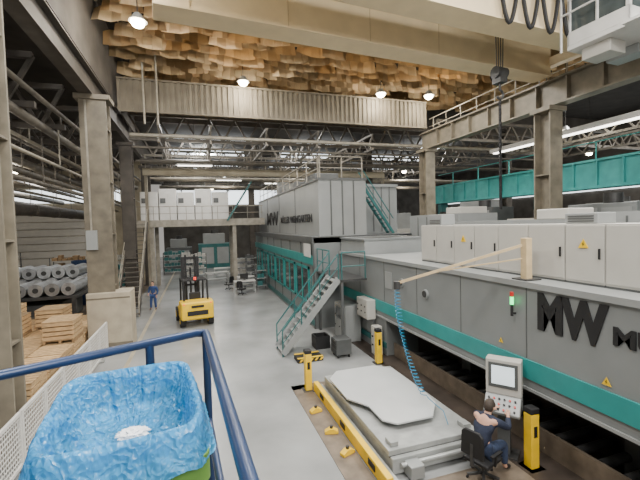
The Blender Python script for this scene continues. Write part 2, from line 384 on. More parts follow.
# ---------------- lamps
def lamp(x,y,z,top,label,P,group=None,s=1):
    t=thing('high_bay_lamp',label,'lamp',(x,y,z),0,group)
    build(MB().cyl((x,y,z+.1*s),(x,y,z+.42*s),.36*s,20,.14*s),'shade','galv',t,smooth=True)
    build(MB().ball((x,y,z+.08*s),.28*s,(1,1,.8)),'bulb','lamp',t,smooth=True)
    build(MB().cyl((x,y,z+.42*s),(x,y,top),.02,6),'suspension_rod','steel_dk',t)
    l=bpy.data.lights.new('lamp_light','POINT'); l.energy=P; l.color=(1,.9,.74); l.shadow_soft_size=.3
    o=bpy.data.objects.new('lamp_light',l); COL.objects.link(o); o.location=(x,y,z-.4)
    return t
lamp(-2,17.4,13.4,16,'high bay lamp at the upper left corner above the steel column',450)
lamp(2.9,23,13.4,16,'high bay lamp under the baffles above the left half of the beige cladding',450)
lamp(11.9,23,13.4,16,'high bay lamp under the baffles, second from the right',450)
lamp(15.3,22.6,13.4,16,'high bay lamp under the baffles nearest the right runway beam',450)
for i,(x,y) in enumerate(((0,36),(3,42),(9,36),(14,46),(2,52),(20,34),(25,42))):
    lamp(x,y,10.0,13.2,'small high bay lamp glowing in the rear hall',240,'small lamps of the rear hall',.8)
for i,(x,y) in enumerate(((22,10),(22,18),(30,14),(32,24))):
    lamp(x,y,10.3,16,'small high bay lamp glowing in the right hand bay',280,'small lamps of the right bay',.8)
for i,(x,y) in enumerate(((-8.3,15),(-8.3,22),(-14,28),(-14,34))):
    lamp(x,y,7.9,11.6,'small high bay lamp glowing in the left bay',120,'small lamps of the left bay',.7)
def area(x,y,z,P,s=3,tgt=None,c=(1,.97,.92)):
    l=bpy.data.lights.new('area_light','AREA'); l.energy=P; l.size=s; l.color=c
    o=bpy.data.objects.new('area_light',l); COL.objects.link(o); o.location=(x,y,z)
    d=(Vector(tgt)-Vector((x,y,z))) if tgt else Vector((0,0,-1))
    o.rotation_euler=d.to_track_quat('-Z','Y').to_euler()
area(-1,4,13.6,1200,3); area(6,4,13.8,1400,3); area(12,4,13.8,1000,3); area(5,-6,11,1900,5,(6,16,8)); area(-3,-6,11,700,4,(-7,16,4)); area(-2.5,12,13.4,1000,2,(6,24,4))  # fill lights added out of view above and behind the camera
area(4,17.5,13.4,1200,2); area(11,17.5,13.4,900,2)
area(0,31,12.9,1000,2); area(9,31,12.9,600,2); area(1,42,12.9,900,2); area(24,16,13.5,1400,2.5); area(24,36,12.8,900,2.5); area(36,20,12.5,1000,3)
area(-10,10,8.8,380,2.5); area(-11,32,8.8,380,2.5); area(-18,22,8.8,350,2.5)

# ================================================================= PRESS
P=thing('stamping_press','tall grey stamping press with teal band and lettering beside the aisle','press',(7.6,26,0))
lo=build(MB().box(5.2,17.2,0,10.5,36,4.35),'lower_housing','press',P)
build(MB().box(5.12,17.2,4.1,10.5,36,4.4).box(5.14,17.15,0,5.2,17.3,4.2),'ledge','press_dk',lo)
for y in (19.5,22,24.5,27,29.5,32,34.5): build(MB().box(5.17,y,0.1,5.2,y+.05,4.1),'panel_seam','press_dk',lo)
for i in range(6):
    y=18.0+i*2.9
    wf=build(MB().box(5.12,y,1.05,5.2,y+2.5,1.17).box(5.12,y,2.78,5.2,y+2.5,2.9).box(5.12,y,1.05,5.2,y+.12,2.9).box(5.12,y+2.38,1.05,5.2,y+2.5,2.9).box(5.12,y+1.19,1.05,5.2,y+1.31,2.9),'window_frame','teal',lo)
    build(MB().box(5.15,y+.12,1.17,5.18,y+2.38,2.78),'window_glass','glass_dk',wf)
build(MB().box(5.13,17.2,3.05,5.2,36,3.5),'teal_band','teal',lo)
build(MB().box(5.13,17.2,.15,5.2,36,.4),'kick_band','teal_dk',lo)
build(MB().box(5.11,17.5,3.4,5.13,18.7,4.05),'notice_board','white',lo)
up=build(MB().box(5.6,17.5,4.4,8.1,36,7.2),'upper_housing','press_lt',P)
for y in (22.1,26.7,31.3): build(MB().box(5.58,y,4.45,5.6,y+.04,7.1),'panel_seam','press_dk',up)
for x in (6.2,6.8,7.4): build(MB().box(x,17.46,4.45,x+.06,17.5,7.1),'panel_seam','press_dk',up)
build(MB().box(5.55,17.45,7.12,8.15,36,7.24),'roof_edge','press_dk',up)
text('MW','lettering','black',up,faceX(5.565,31.6,5.0),4.6,1.0,.012,.03)
text('MÜLLER WEINGARTEN','lettering','black',up,faceX(5.565,26.2,5.12),7.6,.52,.012,.02)
b=MB()
for y in range(18,37,2): b.bar((5.75,y,7.2),(5.75,y,8.3),.05,.05)
b.bar((5.75,18,8.3),(5.75,36,8.3),.05,.05).bar((5.75,18,7.75),(5.75,36,7.75),.04,.04)
for x in (5.75,6.9,8.0): b.bar((x,17.7,7.2),(x,17.7,8.3),.05,.05)
b.bar((5.75,17.7,8.3),(8.0,17.7,8.3),.05,.05).bar((5.75,17.7,7.75),(8,17.7,7.75),.04,.04)
build(b,'roof_railing','pipe_lt',up)
build(MB().box(6.2,20,7.2,7.6,22,7.8),'roof_box','press_dk',up,bevel=.03); build(MB().box(6.3,25,7.2,7.4,28,7.9),'roof_box','press_dk',up,bevel=.03); build(MB().cyl((6.9,31,7.2),(6.9,31,8.5),.5,20),'roof_tank','press_lt',up,smooth=True)
tw=thing('press_tower','dark grey side tower behind the press with an inclined ladder','tower',(9.6,20.2,4.35))
build(MB().box(8.9,19.4,4.4,10.9,21.5,7.1).box(8.85,19.35,7.0,10.95,21.55,7.15),'housing','press',tw)
for x in (9.4,9.9,10.4): build(MB().box(x,19.37,4.5,x+.05,19.4,7.0),'panel_seam','press_dk',tw)
b=MB()
for dy in (0,.6): b.bar((8.3,18.2+dy,6.9),(10.0,18.2+dy,4.4),.06,.14)
for i in range(11):
    s=(i+.5)/11; b.bar((8.3+1.7*s,18.2,6.9-2.5*s),(8.3+1.7*s,18.8,6.9-2.5*s),.16,.03)
for dy in (0,.6): b.bar((8.3,18.2+dy,7.7),(10.0,18.2+dy,5.2),.04,.04)
build(b,'ladder','teal_dk',tw)
en=thing('machine_enclosure','low grey open topped enclosure between the press and the cabinets','enclosure',(7.9,15.6,3.68))
for q in ((6.55,14.4,3.68,6.65,17.1,4.3),(6.65,14.4,3.68,9.3,14.5,4.3),(9.2,14.5,3.68,9.3,17.1,4.3),(6.65,17.0,3.68,9.2,17.1,4.3)): build(MB().box(*q),'side_panel','press_lt',en)
build(MB().box(6.5,14.35,4.26,6.72,17.12,4.34).box(6.72,14.35,4.26,9.2,14.57,4.34).box(9.13,14.57,4.26,9.35,17.12,4.34).box(6.72,16.9,4.26,9.13,17.12,4.34),'rim','press',en)
build(MB().box(6.65,14.5,4.1,9.2,17.0,4.2),'brown_cover','plate_brown',en)

# ================================================================= TRANSFER HOUSING
T=thing('transfer_housing','long grey machine housing with teal stripe and black lettering at right','machine',(7.8,6,0))
hs=build(MB().box(6.5,-4,1.45,9.2,17.05,3.62),'housing','press',T)
build(MB().box(6.46,-4,1.64,6.5,17.05,2.04),'teal_stripe','teal',hs)
build(MB().box(6.44,-4,3.56,9.25,17.05,3.68).box(6.46,-4,1.39,6.56,17.05,1.45),'edge_flange','press_lt',hs)
for y in (14.8,12.6,10.4,8.3,6.2,3.9,1.6): build(MB().box(6.492,y,2.06,6.5,y+.02,3.55),'panel_seam','press_dk',hs)
text('MW','lettering','black',hs,faceX(6.485,5.92,2.74),1.4,.76,.012,.05)
text('MÜLLER WEINGARTEN','lettering','black',hs,faceX(6.485,4.45,2.86),5.0,.38,.012,.035)
for (y,z) in ((11.3,2.95),(9.9,2.8)):
    v=build(MB().cyl((6.44,y,z),(6.5,y,z),.14,24),'round_vent','press_lt',hs,smooth=True)
    build(MB().cyl((6.42,y,z),(6.45,y,z),.10,24),'vent_face','steel_dk',v,smooth=True)
def warn(x,y,z,s,parent):
    o=build(MB().prism([(-s/2,0),(s/2,0),(0,s*.87)],0,.01,faceX(x,y,z)),'warning_sign','yellow',parent)
    build(MB().prism([(-s*.05,s*.15),(s*.09,s*.4),(0,s*.4),(s*.04,s*.65),(-s*.1,s*.33),(0,s*.33)],0,.014,faceX(x,y,z)),'lightning_mark','black',o)
warn(6.48,4.55,2.14,.16,hs); warn(6.48,6.9,2.2,.12,hs)
build(MB().box(6.47,12.0,2.6,6.5,12.5,3.2),'access_hatch','press_lt',hs,bevel=.01)
ep=build(MB().box(6.55,12.6,0.02,9.0,17.0,1.45),'end_base','press',T)
build(MB().box(6.5,12.6,.3,6.55,17,.5),'teal_stripe','teal_dk',ep)
for y in (15.4,13.6): build(MB().box(6.49,y,.6,6.55,y+1.2,1.35),'base_hatch','press_lt',ep,bevel=.01)
for (y0,y1) in ((4.4,5.0),(-.8,0.0),(9.3,9.7)):
    build(MB().box(7.6,y0,.02,8.8,y1,1.45),'leg','press_dk',T)
build(MB().box(7.9,-4,.02,9.2,12.6,.85),'lower_bed','dark_brown',T)
b=MB()
for i in range(34): b.cyl((6.9,-3.6+i*.45,.42),(7.9,-3.6+i*.45,.42),.09,10)
build(b,'roller_track','steel_dk',T,smooth=True)
build(MB().box(6.8,-4,.02,6.88,12.5,.5),'roller_frame','plate_brown',T)
for q in ((7.2,1.15,.09),(7.45,1.3,.06)): build(MB().cyl((q[0],-4,q[1]),(q[0],12.5,q[1]),q[2],10),'under_pipe','plate_brown',T,smooth=True)
def wallbox(x0,y0,z0,x1,y1,z1,label,m='cab'):
    t=thing('control_box',label,'control box',((x0+x1)/2,(y0+y1)/2,z0))
    build(MB().box(x0,y0,z0,x1,y1,z1),'body',m,t,bevel=.015)
    build(MB().box(x0-.015,y0+.05,z0+.06,x0,y1-.05,z1-.06),'door',m,t)
    for i in range(3):
        for j in range(2): build(MB().cyl((x0-.04,y0+.15+i*(y1-y0-.3)/2,z0+(z1-z0)*(.35+.3*j)),(x0-.015,y0+.15+i*(y1-y0-.3)/2,z0+(z1-z0)*(.35+.3*j)),.03,10),'push_button','black',t)
    return t
wallbox(6.1,13.3,1.25,6.46,14.3,2.0,'light control box with buttons right of the staircase on the machine end','cab')
w=wallbox(5.7,14.6,.02,6.4,15.9,1.55,'dark grey floor standing control cabinet behind the staircase foot','press_lt')
build(MB().box(5.67,14.75,.9,5.685,15.7,1.4),'dark_panel','glass_dk',w)
wallbox(6.15,12.75,.02,6.45,13.1,1.1,'narrow control box behind the middle bollard','cab')
ys=[11.0,10.15,9.3,8.45,7.6,6.7,5.8,5.0,4.2,3.4,2.6]
for i in range(10):
    y1,y0=ys[i],ys[i+1]
    nm='grey electrical cabinet on the machine housing, %s from the left%s'%(ORD[i],', with warning triangle' if i in (2,6,8) else '')
    t=thing('electrical_cabinet',nm,'cabinet',(7.5,(y0+y1)/2,3.68),0,'row of electrical cabinets on the housing')
    build(MB().box(7.08,y0+.004,3.72,7.95,y1-.004,4.86),'body','cab',t,bevel=.008)
    d=build(MB().box(7.065,y0+.02,3.76,7.08,y1-.02,4.83),'door','cab',t,bevel=.005)
    build(MB().box(7.035,y0+.08,4.2,7.065,y0+.11,4.4),'handle','black',d)
    if i in (2,6,8): warn(7.055,(y0+y1)/2,4.4,.2,d)
    build(MB().box(7.08,y0+.01,3.685,7.95,y1-.01,3.72),'plinth','press_dk',t)
for (x0,y0,z1,lab) in ((7.3,10.2,5.2,'small grey motor unit on top of the leftmost electrical cabinets'),(7.3,5.3,5.08,'small ventilation box on the electrical cabinets near the right edge')):
    t=thing('roof_fan_unit',lab,'fan unit',(x0+.25,y0+.35,4.86))
    build(MB().box(x0,y0,4.86,x0+.5,y0+.7,z1),'casing','press_lt',t,bevel=.02)
    b=MB()
    for i in range(3): b.box(x0-.01,y0+.08,4.9+i*.05,x0,y0+.62,4.925+i*.05)
    build(b,'grille','press_dk',t)
for (x0,x1,y0,y1,z1,lab) in ((9.3,10.9,7.5,12.5,4.95,'pale machine cabinet rising behind the electrical cabinets'),(10.9,13,14,18,5.3,'grey machine block behind the enclosure'),(9.5,12.5,3,6.5,5.1,'pale machine cabinet behind the right electrical cabinets')):
    t=thing('machine_cabinet',lab,'machine',((x0+x1)/2,(y0+y1)/2,0))
    build(MB().box(x0,y0,0,x1,y1,z1),'body','press_lt',t)
    b=MB(); y=y0+.8
    while y<y1: b.box(x0-.02,y,z1-1.3,x0,y+.04,z1-.1); y+=.8
    build(b,'panel_seam','press_dk',t)
    build(MB().box(x0+.3,y0+.3,z1,x1-.3,y0+1.3,z1+.3),'top_unit','cab',t,bevel=.03)
t=thing('teal_girder','long teal girder structure in the right hand bay','girder',(20.6,20,0))
build(MB().box(20,8,6.6,21,29,7.9),'side_plate','teal_br',t)
b=MB(); y=8
while y<29.1: b.box(19.9,y,6.58,20,y+.09,7.92); y+=1.3
b.box(19.88,8,7.88,21,29,8.0).box(19.88,8,6.48,21,29,6.62)
build(b,'rib','teal_br',t)
b=MB()
for y in range(9,30,3): b.bar((20.5,y,8.0),(20.5,y,9.0),.05,.05)
b.bar((20.5,8,9),(20.5,29,9),.05,.05)
build(b,'handrail','teal_br',t)
for y in (9,18,28): build(MB().box(20.1,y,0,20.7,y+.6,6.5),'support','teal_dk',t)
for i,(y,h) in enumerate(((13,5.6),(17,5.0),(21.5,5.8),(26,5.2))):
    t=thing('machine_cabinet','machine block under the teal girder, %s from the near end'%ORD[i],'machine',(19,y,0))
    build(MB().box(18,y-1.6,0,19.8,y+1.6,h),'body',['press','cab','press_dk','press_lt'][i],t,bevel=.03)
    for q in (-1.4,.1): build(MB().box(17.97,y+q,h-1.2,18,y+q+1.3,h-.2),'door','press_lt',t)
    build(MB().cyl((18.9,y,h),(18.9,y,h+.5),.4,16),'top_fan','steel_dk',t,smooth=True)
t=thing('light_trunking','white lighting trunking hanging at the right edge beyond the column','light fitting',(18.2,13,9.2))
build(MB().box(18,6,9.2,18.4,20,9.45),'trunking','white',t); build(MB().box(18.08,6.2,9.14,18.32,19.8,9.2),'tube','tube',t); build(MB().bar((18.2,10,9.45),(18.2,10,16),.04,.04).bar((18.2,16,9.45),(18.2,16,16),.04,.04),'hanger','steel_dk',t)
for i,(x,y) in enumerate(((0,28.5),(3,37),(8,39.5),(11,33))):
    t=thing('strip_light','tube light fitting under the rear hall trusses','light fitting',(x,y,9.4),0,'tube lights of the rear hall')
    build(MB().box(x-1.2,y-.1,9.4,x+1.2,y+.1,9.5),'housing','white',t); build(MB().cyl((x-1.15,y,9.37),(x+1.15,y,9.37),.04,8),'tube','tube',t); build(MB().bar((x,y,9.5),(x,y,12.9),.03,.03),'hanger','steel_dk',t)

# ================================================================= STAIRS
def stairs(name,label,p0,p1,wv,n,m,mt,rail_m,rh=1.0):
    p0=Vector(p0);p1=Vector(p1);wv=Vector(wv)
    t=thing(name,label,'staircase',(p0.x,p0.y,0))
    for s in (0,1): build(MB().bar(p0+wv*s+Vector((0,0,.1)),p1+wv*s,.06,.24),'stringer',m,t)
    for i in range(n):
        c=p0.lerp(p1,(i+.6)/n); build(MB().bar(c+wv*.03,c+wv*.97,.26,.04),'tread',mt,t)
    for s in (0,1):
        b=MB(); up=Vector((0,0,rh)); a=p0+wv*s; e=p1+wv*s
        b.tube([a,a+up,e+up],.028,8); b.tube([a+up*.5,e+up*.5],.018,8)
        for q in (.33,.66,1): c=a.lerp(e,q); b.cyl(c,c+up,.024,8)
        build(b,'handrail',rail_m,t,smooth=True)
    return t
stairs('access_staircase','grey steel staircase with teal handrails climbing to the press platform',(2.9,14.0,0),(5.22,14.0,2.8),(0,1.1,0),13,'press_lt','steel','teal_dk')
pf=thing('press_platform','small grating platform with teal railing at the top of the staircase','platform',(5.8,15.5,0))
build(MB().box(5.27,13.9,2.7,6.4,17.1,2.78),'deck','steel_dk',pf)
b=MB()
for (x,y) in ((5.3,15.3),(5.3,16.2),(5.3,17.0)): b.cyl((x,y,2.78),(x,y,3.85),.025,8)
b.tube([(5.3,15.3,3.85),(5.3,17.0,3.85)],.028,8).tube([(5.3,15.3,3.3),(5.3,17.0,3.3)],.02,8)
build(b,'side_railing','teal_dk',pf,smooth=True)
b=MB()
for (x,y) in ((6.35,13.95),(5.34,13.95)): b.cyl((x,y,2.78),(x,y,3.85),.025,8)
b.tube([(5.34,13.95,3.85),(6.35,13.95,3.85)],.028,8).tube([(5.34,13.95,3.3),(6.35,13.95,3.3)],.02,8)
build(b,'front_railing','teal_dk',pf,smooth=True)
for y in (13.95,16.9): build(MB().box(5.3,y,0,5.4,y+.1,2.7),'post','press_dk',pf)
stairs('access_staircase','steep dark steel staircase beside the standing worker at left',(-4.5,23.6,0),(-4.5,29.4,5.4),(1.15,0,0),20,'column_dk','pipe','pipe_lt')

# ================================================================= MEZZANINE
mz=thing('raised_platform','raised grey platform across the aisle carrying white cabinets','platform',(.5,34,0))
build(MB().box(-4.6,32,5.35,5.4,36.5,5.5),'deck','steel_dk',mz)
build(MB().box(-4.6,31.9,5.1,5.4,32,5.65),'edge_beam','pipe_lt',mz)
for (x,y) in ((-3.4,32.3),(2.9,32.3),(-3.4,36),(2.9,36)): build(MB().hcol(x,y,0,5.35,.3,.3,.03),'post','pipe_lt',mz)
b=MB()
for i in range(9): b.cyl((-4.4+i*1.2,32.0,5.6),(-4.4+i*1.2,32.0,6.7),.025,6)
b.cyl((-4.5,32,6.7),(5.3,32,6.7),.03,6).cyl((-4.5,32,6.15),(5.3,32,6.15),.02,6)
build(b,'railing','pipe_lt',mz)
for i in range(5):
    x=-4.2+i*1.36
    t=thing('switch_cabinet','white cabinet on the raised platform, %s from the left'%ORD[i],'cabinet',(x+.65,33.2,5.5),0,'white cabinets on the raised platform')
    build(MB().box(x,32.7,5.52,x+1.3,33.8,7.9+.25*(i%2)),'body','white',t,bevel=.02)
    for k in (0,1): build(MB().box(x+.04+.63*k,32.67,5.6,x+.62+.63*k,32.7,7.8),'door','white',t)
    build(MB().box(x+.1,32.65,7.0,x+.5,32.67,7.4),'vent_panel','press_dk',t)
t=thing('inclined_ladder','teal ladder leaning from the raised platform toward the press roof','ladder',(3.4,31.2,5.5))
for dy in (0,.6): build(MB().bar((2.3,31+dy,5.5),(4.3,31+dy,8.6),.06,.12),'side_rail','teal_dk',t)
for i in range(11): s=(i+.5)/11; build(MB().bar((2.3+2*s,31.03,5.5+3.1*s),(2.3+2*s,31.57,5.5+3.1*s),.15,.03),'rung','pipe_lt',t)

# ================================================================= FORKLIFT
F=thing('forklift','yellow forklift with black mast and overhead guard driving in the aisle','forklift',(-.35,21.3,0),Rd(8))
def Lb(mb,n,m,p=F,**k): return build(mb,n,m,p,local=True,**k)
Lb(MB().prism([(-1.25,.35),(-1.3,.7),(-1.15,1.25),(-.6,1.3),(-.45,.85),(.75,.8),(.85,.35),(.5,.3),(-.9,.3)],-.75,.75,Matrix(((0,0,1,0),(1,0,0,0),(0,1,0,0),(0,0,0,1)))),'chassis','yellow',bevel=.04)
cw=Lb(MB().prism([(-.78,-1.5),(.78,-1.5),(.82,-1.0),(.82,-.7),(-.82,-.7),(-.82,-1.0)],.4,1.3),'counterweight','yellow',bevel=.08)
Lb(MB().box(-.5,-1.52,.62,.5,-1.49,.85).box(-.3,-1.52,1.0,.3,-1.49,1.12),'rear_grille','black',cw)
for x in (-.68,.68): Lb(MB().ball((x*.95,-1.44,1.2),.07),'rear_light','redlamp',cw,smooth=True)
for (x,y,r) in ((-.68,-1.0,.3),(.68,-1.0,.3),(-.72,.65,.38),(.72,.65,.38)):
    w=Lb(MB().cyl((x-.13,y,r),(x+.13,y,r),r,24),'wheel','rubber',smooth=True)
    Lb(MB().cyl((x-.14,y,r),(x+.14,y,r),r*.5,16),'hub','yellow',w,smooth=True)
b=MB()
for x in (-.58,.58): b.tube([(x,-1.0,1.25),(x,-.85,2.25),(x,.45,2.3),(x,.7,.9)],.05,8)
for i in range(9): b.box(-.58,-.8+i*.15,2.26,.58,-.75+i*.15,2.32)
Lb(b,'overhead_guard','black')
Lb(MB().box(-.28,-.55,.95,.28,-.05,1.1).box(-.28,-.65,1.1,.28,-.52,1.65),'seat','black',bevel=.04)
Lb(MB().cyl((0,.35,.85),(0,.15,1.3),.03,8).cyl((0,.16,1.28),(0,.12,1.33),.19,20),'steering_wheel','black')
b=MB()
for x in (-.38,.38): b.box(x-.07,.85,.15,x+.07,1.02,3.35)
for x in (-.24,.24): b.box(x-.05,.88,.3,x+.05,1.0,3.5)
b.box(-.45,.88,3.25,.45,1.0,3.4).box(-.45,.88,1.8,.45,.95,1.9).cyl((0,.93,.3),(0,.93,2.8),.05,10)
Lb(b,'mast','black')
Lb(MB().box(-.55,1.02,.25,.55,1.08,.35).box(-.55,1.02,.65,.55,1.08,.75).box(-.4,1.03,.1,-.28,2.2,.15).box(.28,1.03,.1,.4,2.2,.15).box(-.4,1.03,.1,-.28,1.08,.8).box(.28,1.03,.1,.4,1.08,.8),'fork_carriage','steel_dk')
Lb(MB().cyl((0,-.8,2.32),(0,-.8,2.45),.06,12),'beacon','redlamp')

# ================================================================= PEOPLE
def bake(o):
    dg=bpy.context.evaluated_depsgraph_get(); dg.update()
    me=bpy.data.meshes.new_from_object(o.evaluated_get(dg))
    bpy.data.objects.remove(o); return me
def skin(chains,sub=2):
    vs=[];ed=[];rr=[];roots=[];idx={}
    for ch in chains:
        pr=None
        for (p,r) in ch:
            k=tuple(round(c,4) for c in p)
            if k not in idx:
                idx[k]=len(vs); vs.append(p); rr.append(r)
                if pr is None: roots.append(idx[k])
            if pr is not None and (pr,idx[k]) not in ed: ed.append((pr,idx[k]))
            pr=idx[k]
    me=bpy.data.meshes.new('sk'); me.from_pydata(vs,ed,[])
    o=bpy.data.objects.new('sk',me); COL.objects.link(o)
    m_=o.modifiers.new('s','SKIN'); m_.use_smooth_shade=True; m_.branch_smoothing=.6
    sd=me.skin_vertices[0].data
    for i,r in enumerate(rr): sd[i].radius=(r,r)
    for i in roots: sd[i].use_root=True
    s_=o.modifiers.new('u','SUBSURF'); s_.levels=sub; s_.render_levels=sub
    me2=bake(o)
    for f in me2.polygons: f.use_smooth=True
    return me2
def addmesh(me,name,mats,parent):
    me.materials.clear()
    for k in mats: me.materials.append(M[k])
    o=bpy.data.objects.new(name,me); COL.objects.link(o); o.parent=parent; return o
def person(root,J,top_m,leg_m,hairm='hair',look=(0,1,0)):
    V=lambda k:Vector(J[k])
    def hand(s):
        w=V('wr'+s); e=V('el'+s); d=(w-e).normalized(); up=Vector((0,0,1)); sd=d.cross(up)
        if sd.length<.2: sd=Vector((0,1,0))
        sd.normalize(); nn=sd.cross(d).normalized()
        inn=-sd if s=='R' else sd
        ch=[]; pe=w+d*.08
        for i,(off,L) in enumerate(((-.028,.075),(-.01,.085),(.01,.08),(.027,.062))):
            a=w+d*.055+sd*off; ch.append([(tuple(a),.010),(tuple(a+d*.05-nn*.004),.0095),(tuple(a+d*(.05+L*.5)-nn*.02),.0085),(tuple(a+d*(.05+L*.8)-nn*.045),.0075)])
        a=w+d*.025+inn*.025; ch.append([(tuple(a),.011),(tuple(a+d*.03+inn*.028),.010),(tuple(a+d*.06+inn*.036-nn*.01),.0085)])
        return pe,ch
    bc=[[(J['pel'],.13),(J['sp'],.115),(J['ch'],.14),(J['nk'],.055),(J['hd'],.062)]]
    ex=[]
    for s in 'LR':
        pe,h=hand(s)
        bc.append([(J['ch'],.14),(J['sh'+s],.06),(J['el'+s],.042),(J['wr'+s],.027),(tuple(pe),.03)])
        bc.append([(J['pel'],.13),(J['hp'+s],.085),(J['kn'+s],.058),(J['an'+s],.04),(J['to'+s],.035)])
        ex+=h
    me=skin(bc+ex,2)
    bm=bmesh.new(); bm.from_mesh(me)
    f=Vector(look).normalized(); rot=Vector((0,1,0)).rotation_difference(f).to_matrix().to_4x4()
    H=Matrix.Translation(V('hd')+Vector((0,0,.06)))@rot
    def sph(c,r,sc,mi=0,u=20,v=14):
        n0=len(bm.faces); bmesh.ops.create_uvsphere(bm,u_segments=u,v_segments=v,radius=r,matrix=H@Matrix.Translation(c)@Matrix.Diagonal((*sc,1)))
        bm.faces.ensure_lookup_table()
        for q in bm.faces[n0:]: q.material_index=mi; q.smooth=True
    sph((0,0,0),.1,(.78,.98,1.18)); sph((0,.03,-.06),.065,(.85,.95,.85))
    sph((0,.102,-.015),.016,(.8,1.1,1.6))
    for s in (-1,1): sph((s*.08,0,-.01),.025,(.4,.8,1.2)); sph((s*.03,.085,.015),.011,(1.2,.6,.7),1,8,6)
    sph((0,.09,-.055),.02,(1.3,.4,.35),1,8,6)
    bm.to_mesh(me); bm.free()
    addmesh(me,'body',['skin','hair'],root)
    hb=bmesh.new(); bmesh.ops.create_uvsphere(hb,u_segments=24,v_segments=16,radius=.112)
    for v in list(hb.verts):
        if (v.co.z<-.02 and v.co.y>-.01) or v.co.z<-.085 or (v.co.y>.06 and v.co.z<.05): hb.verts.remove(v)
    for v in hb.verts: v.co=Vector((v.co.x*.8,v.co.y*1.02,v.co.z*1.2+.008))+v.co.normalized()*.006*noise.noise(v.co*60)
    hb.transform(H); hm=bpy.data.meshes.new('hair'); hb.to_mesh(hm); hb.free()
    for q in hm.polygons: q.use_smooth=True
    addmesh(hm,'hair',[hairm],root)
    sc=[[(J['pel'],.15),(J['sp'],.145),(J['ch'],.165),(tuple(V('ch').lerp(V('nk'),.85)),.095)]]
    for s in 'LR': sc.append([(J['ch'],.165),(J['sh'+s],.085),(J['el'+s],.062),(tuple(V('el'+s).lerp(V('wr'+s),.9)),.045)])
    addmesh(skin(sc),'shirt',[top_m],root)
    tc=[]
    for s in 'LR': tc.append([(J['pel'],.155),(J['hp'+s],.105),(J['kn'+s],.08),(tuple(V('kn'+s).lerp(V('an'+s),.92)),.062)])
    addmesh(skin(tc),'trousers',[leg_m],root)
    for s in 'LR':
        a=V('an'+s);t_=V('to'+s); addmesh(skin([[(tuple(a+Vector((0,0,-.01))),.05),(tuple(t_.lerp(a,.5)+Vector((0,0,.005))),.046),(tuple(t_),.042)]]),'shoe',['black'],root)
OPX,OPY=5.08,5.92
op=thing('person','seated operator in dark blue shirt and jeans reaching to the console','person',(OPX,OPY,0),Rd(-72))
op.scale=(1.12,1.12,1.04)
J=dict(pel=(0,-.04,.57),sp=(0,.02,.80),ch=(0,.12,1.02),nk=(0,.20,1.16),hd=(0,.25,1.21),
 shL=(-.2,.14,1.09),shR=(.2,.14,1.09),elL=(-.27,.36,.92),elR=(.27,.37,.92),wrL=(-.15,.55,1.04),wrR=(.17,.55,1.04),
 hpL=(-.1,.05,.56),hpR=(.1,.05,.56),knL=(-.15,.44,.56),knR=(.15,.44,.56),anL=(-.16,.42,.10),anR=(.16,.44,.10),toL=(-.17,.58,.05),toR=(.17,.6,.05))
person(op,J,'shirt','jeans',look=(0,.95,-.2))
wk=thing('person','standing worker in dark blue overalls beside the steep staircase','person',(-2.75,25.3,0),Rd(160))
J=dict(pel=(0,0,.95),sp=(0,0,1.15),ch=(0,.01,1.36),nk=(0,.02,1.52),hd=(0,.03,1.60),
 shL=(-.2,0,1.43),shR=(.2,0,1.43),elL=(-.27,-.03,1.15),elR=(.27,.0,1.15),wrL=(-.26,.1,.92),wrR=(.2,.2,1.05),
 hpL=(-.1,0,.9),hpR=(.1,0,.9),knL=(-.12,.03,.5),knR=(.13,.06,.5),anL=(-.13,-.03,.09),anR=(.15,.05,.09),toL=(-.15,.12,.05),toR=(.18,.2,.05))
person(wk,J,'overall','overall')
oc=thing('office_chair','black office chair under the seated operator','chair',(OPX,OPY-.02,0),Rd(-72))
def chair_parts(oc,m='black'):
    build(MB().box(-.26,-.27,.36,.26,.27,.43),'seat',m,oc,local=True,bevel=.03)
    build(MB().prism([(-.24,.55),(.24,.55),(.22,.98),(.15,1.05),(-.15,1.05),(-.22,.98)],-.37,-.31,Matrix(((1,0,0,0),(0,0,1,0),(0,1,0,0),(0,0,0,1)))),'backrest',m,oc,local=True,bevel=.02)
    build(MB().bar((0,-.2,.36),(0,-.36,.39),.06,.03).bar((0,-.37,.37),(0,-.36,.8),.06,.03),'back_bracket','steel_dk',oc,local=True)
    for s in (-1,1): build(MB().bar((s*.28,-.05,.38),(s*.3,-.05,.6),.03,.04).box(s*.3-.03,-.2,.6,s*.3+.03,.12,.63),'armrest','black',oc,local=True)
    build(MB().cyl((0,0,.1),(0,0,.36),.03,12),'gas_lift','steel_dk',oc,local=True)
    b=MB(); pos=[]
    for i in range(5):
        a=2*PI*i/5+.3; x,y=.3*math.cos(a),.3*math.sin(a); pos.append((x,y))
        b.bar((0,0,.11),(x,y,.08),.05,.035)
    bb=build(b,'star_base','steel_dk',oc,local=True)
    for x,y in pos: build(MB().cyl((x-.015,y,.03),(x+.015,y,.03),.03,12),'caster','black',bb,local=True)
chair_parts(oc)
K=thing('control_console','grey operator console with glowing screen and button panel beside the machine','console',(5.98,6.32,0),Rd(-52))
def KB(mb,n,m,p=None,**k): return build(mb,n,m,p or K,local=True,**k)
KB(MB().box(-.34,-.02,1.3,.34,.26,2.05),'monitor_housing','cab',bevel=.02)
sf=KB(MB().box(-.28,-.035,1.46,.28,-.02,1.98),'screen_frame','press_dk')
KB(MB().box(-.22,-.042,1.53,.22,-.035,1.92),'screen','screen',sf)
KB(MB().prism([(-.28,.98),(-.30,1.04),(-.02,1.3),(.26,1.3),(.26,.95)],-.34,.34,Matrix(((0,0,1,0),(1,0,0,0),(0,1,0,0),(0,0,0,1)))),'button_desk','press_lt',bevel=.015)
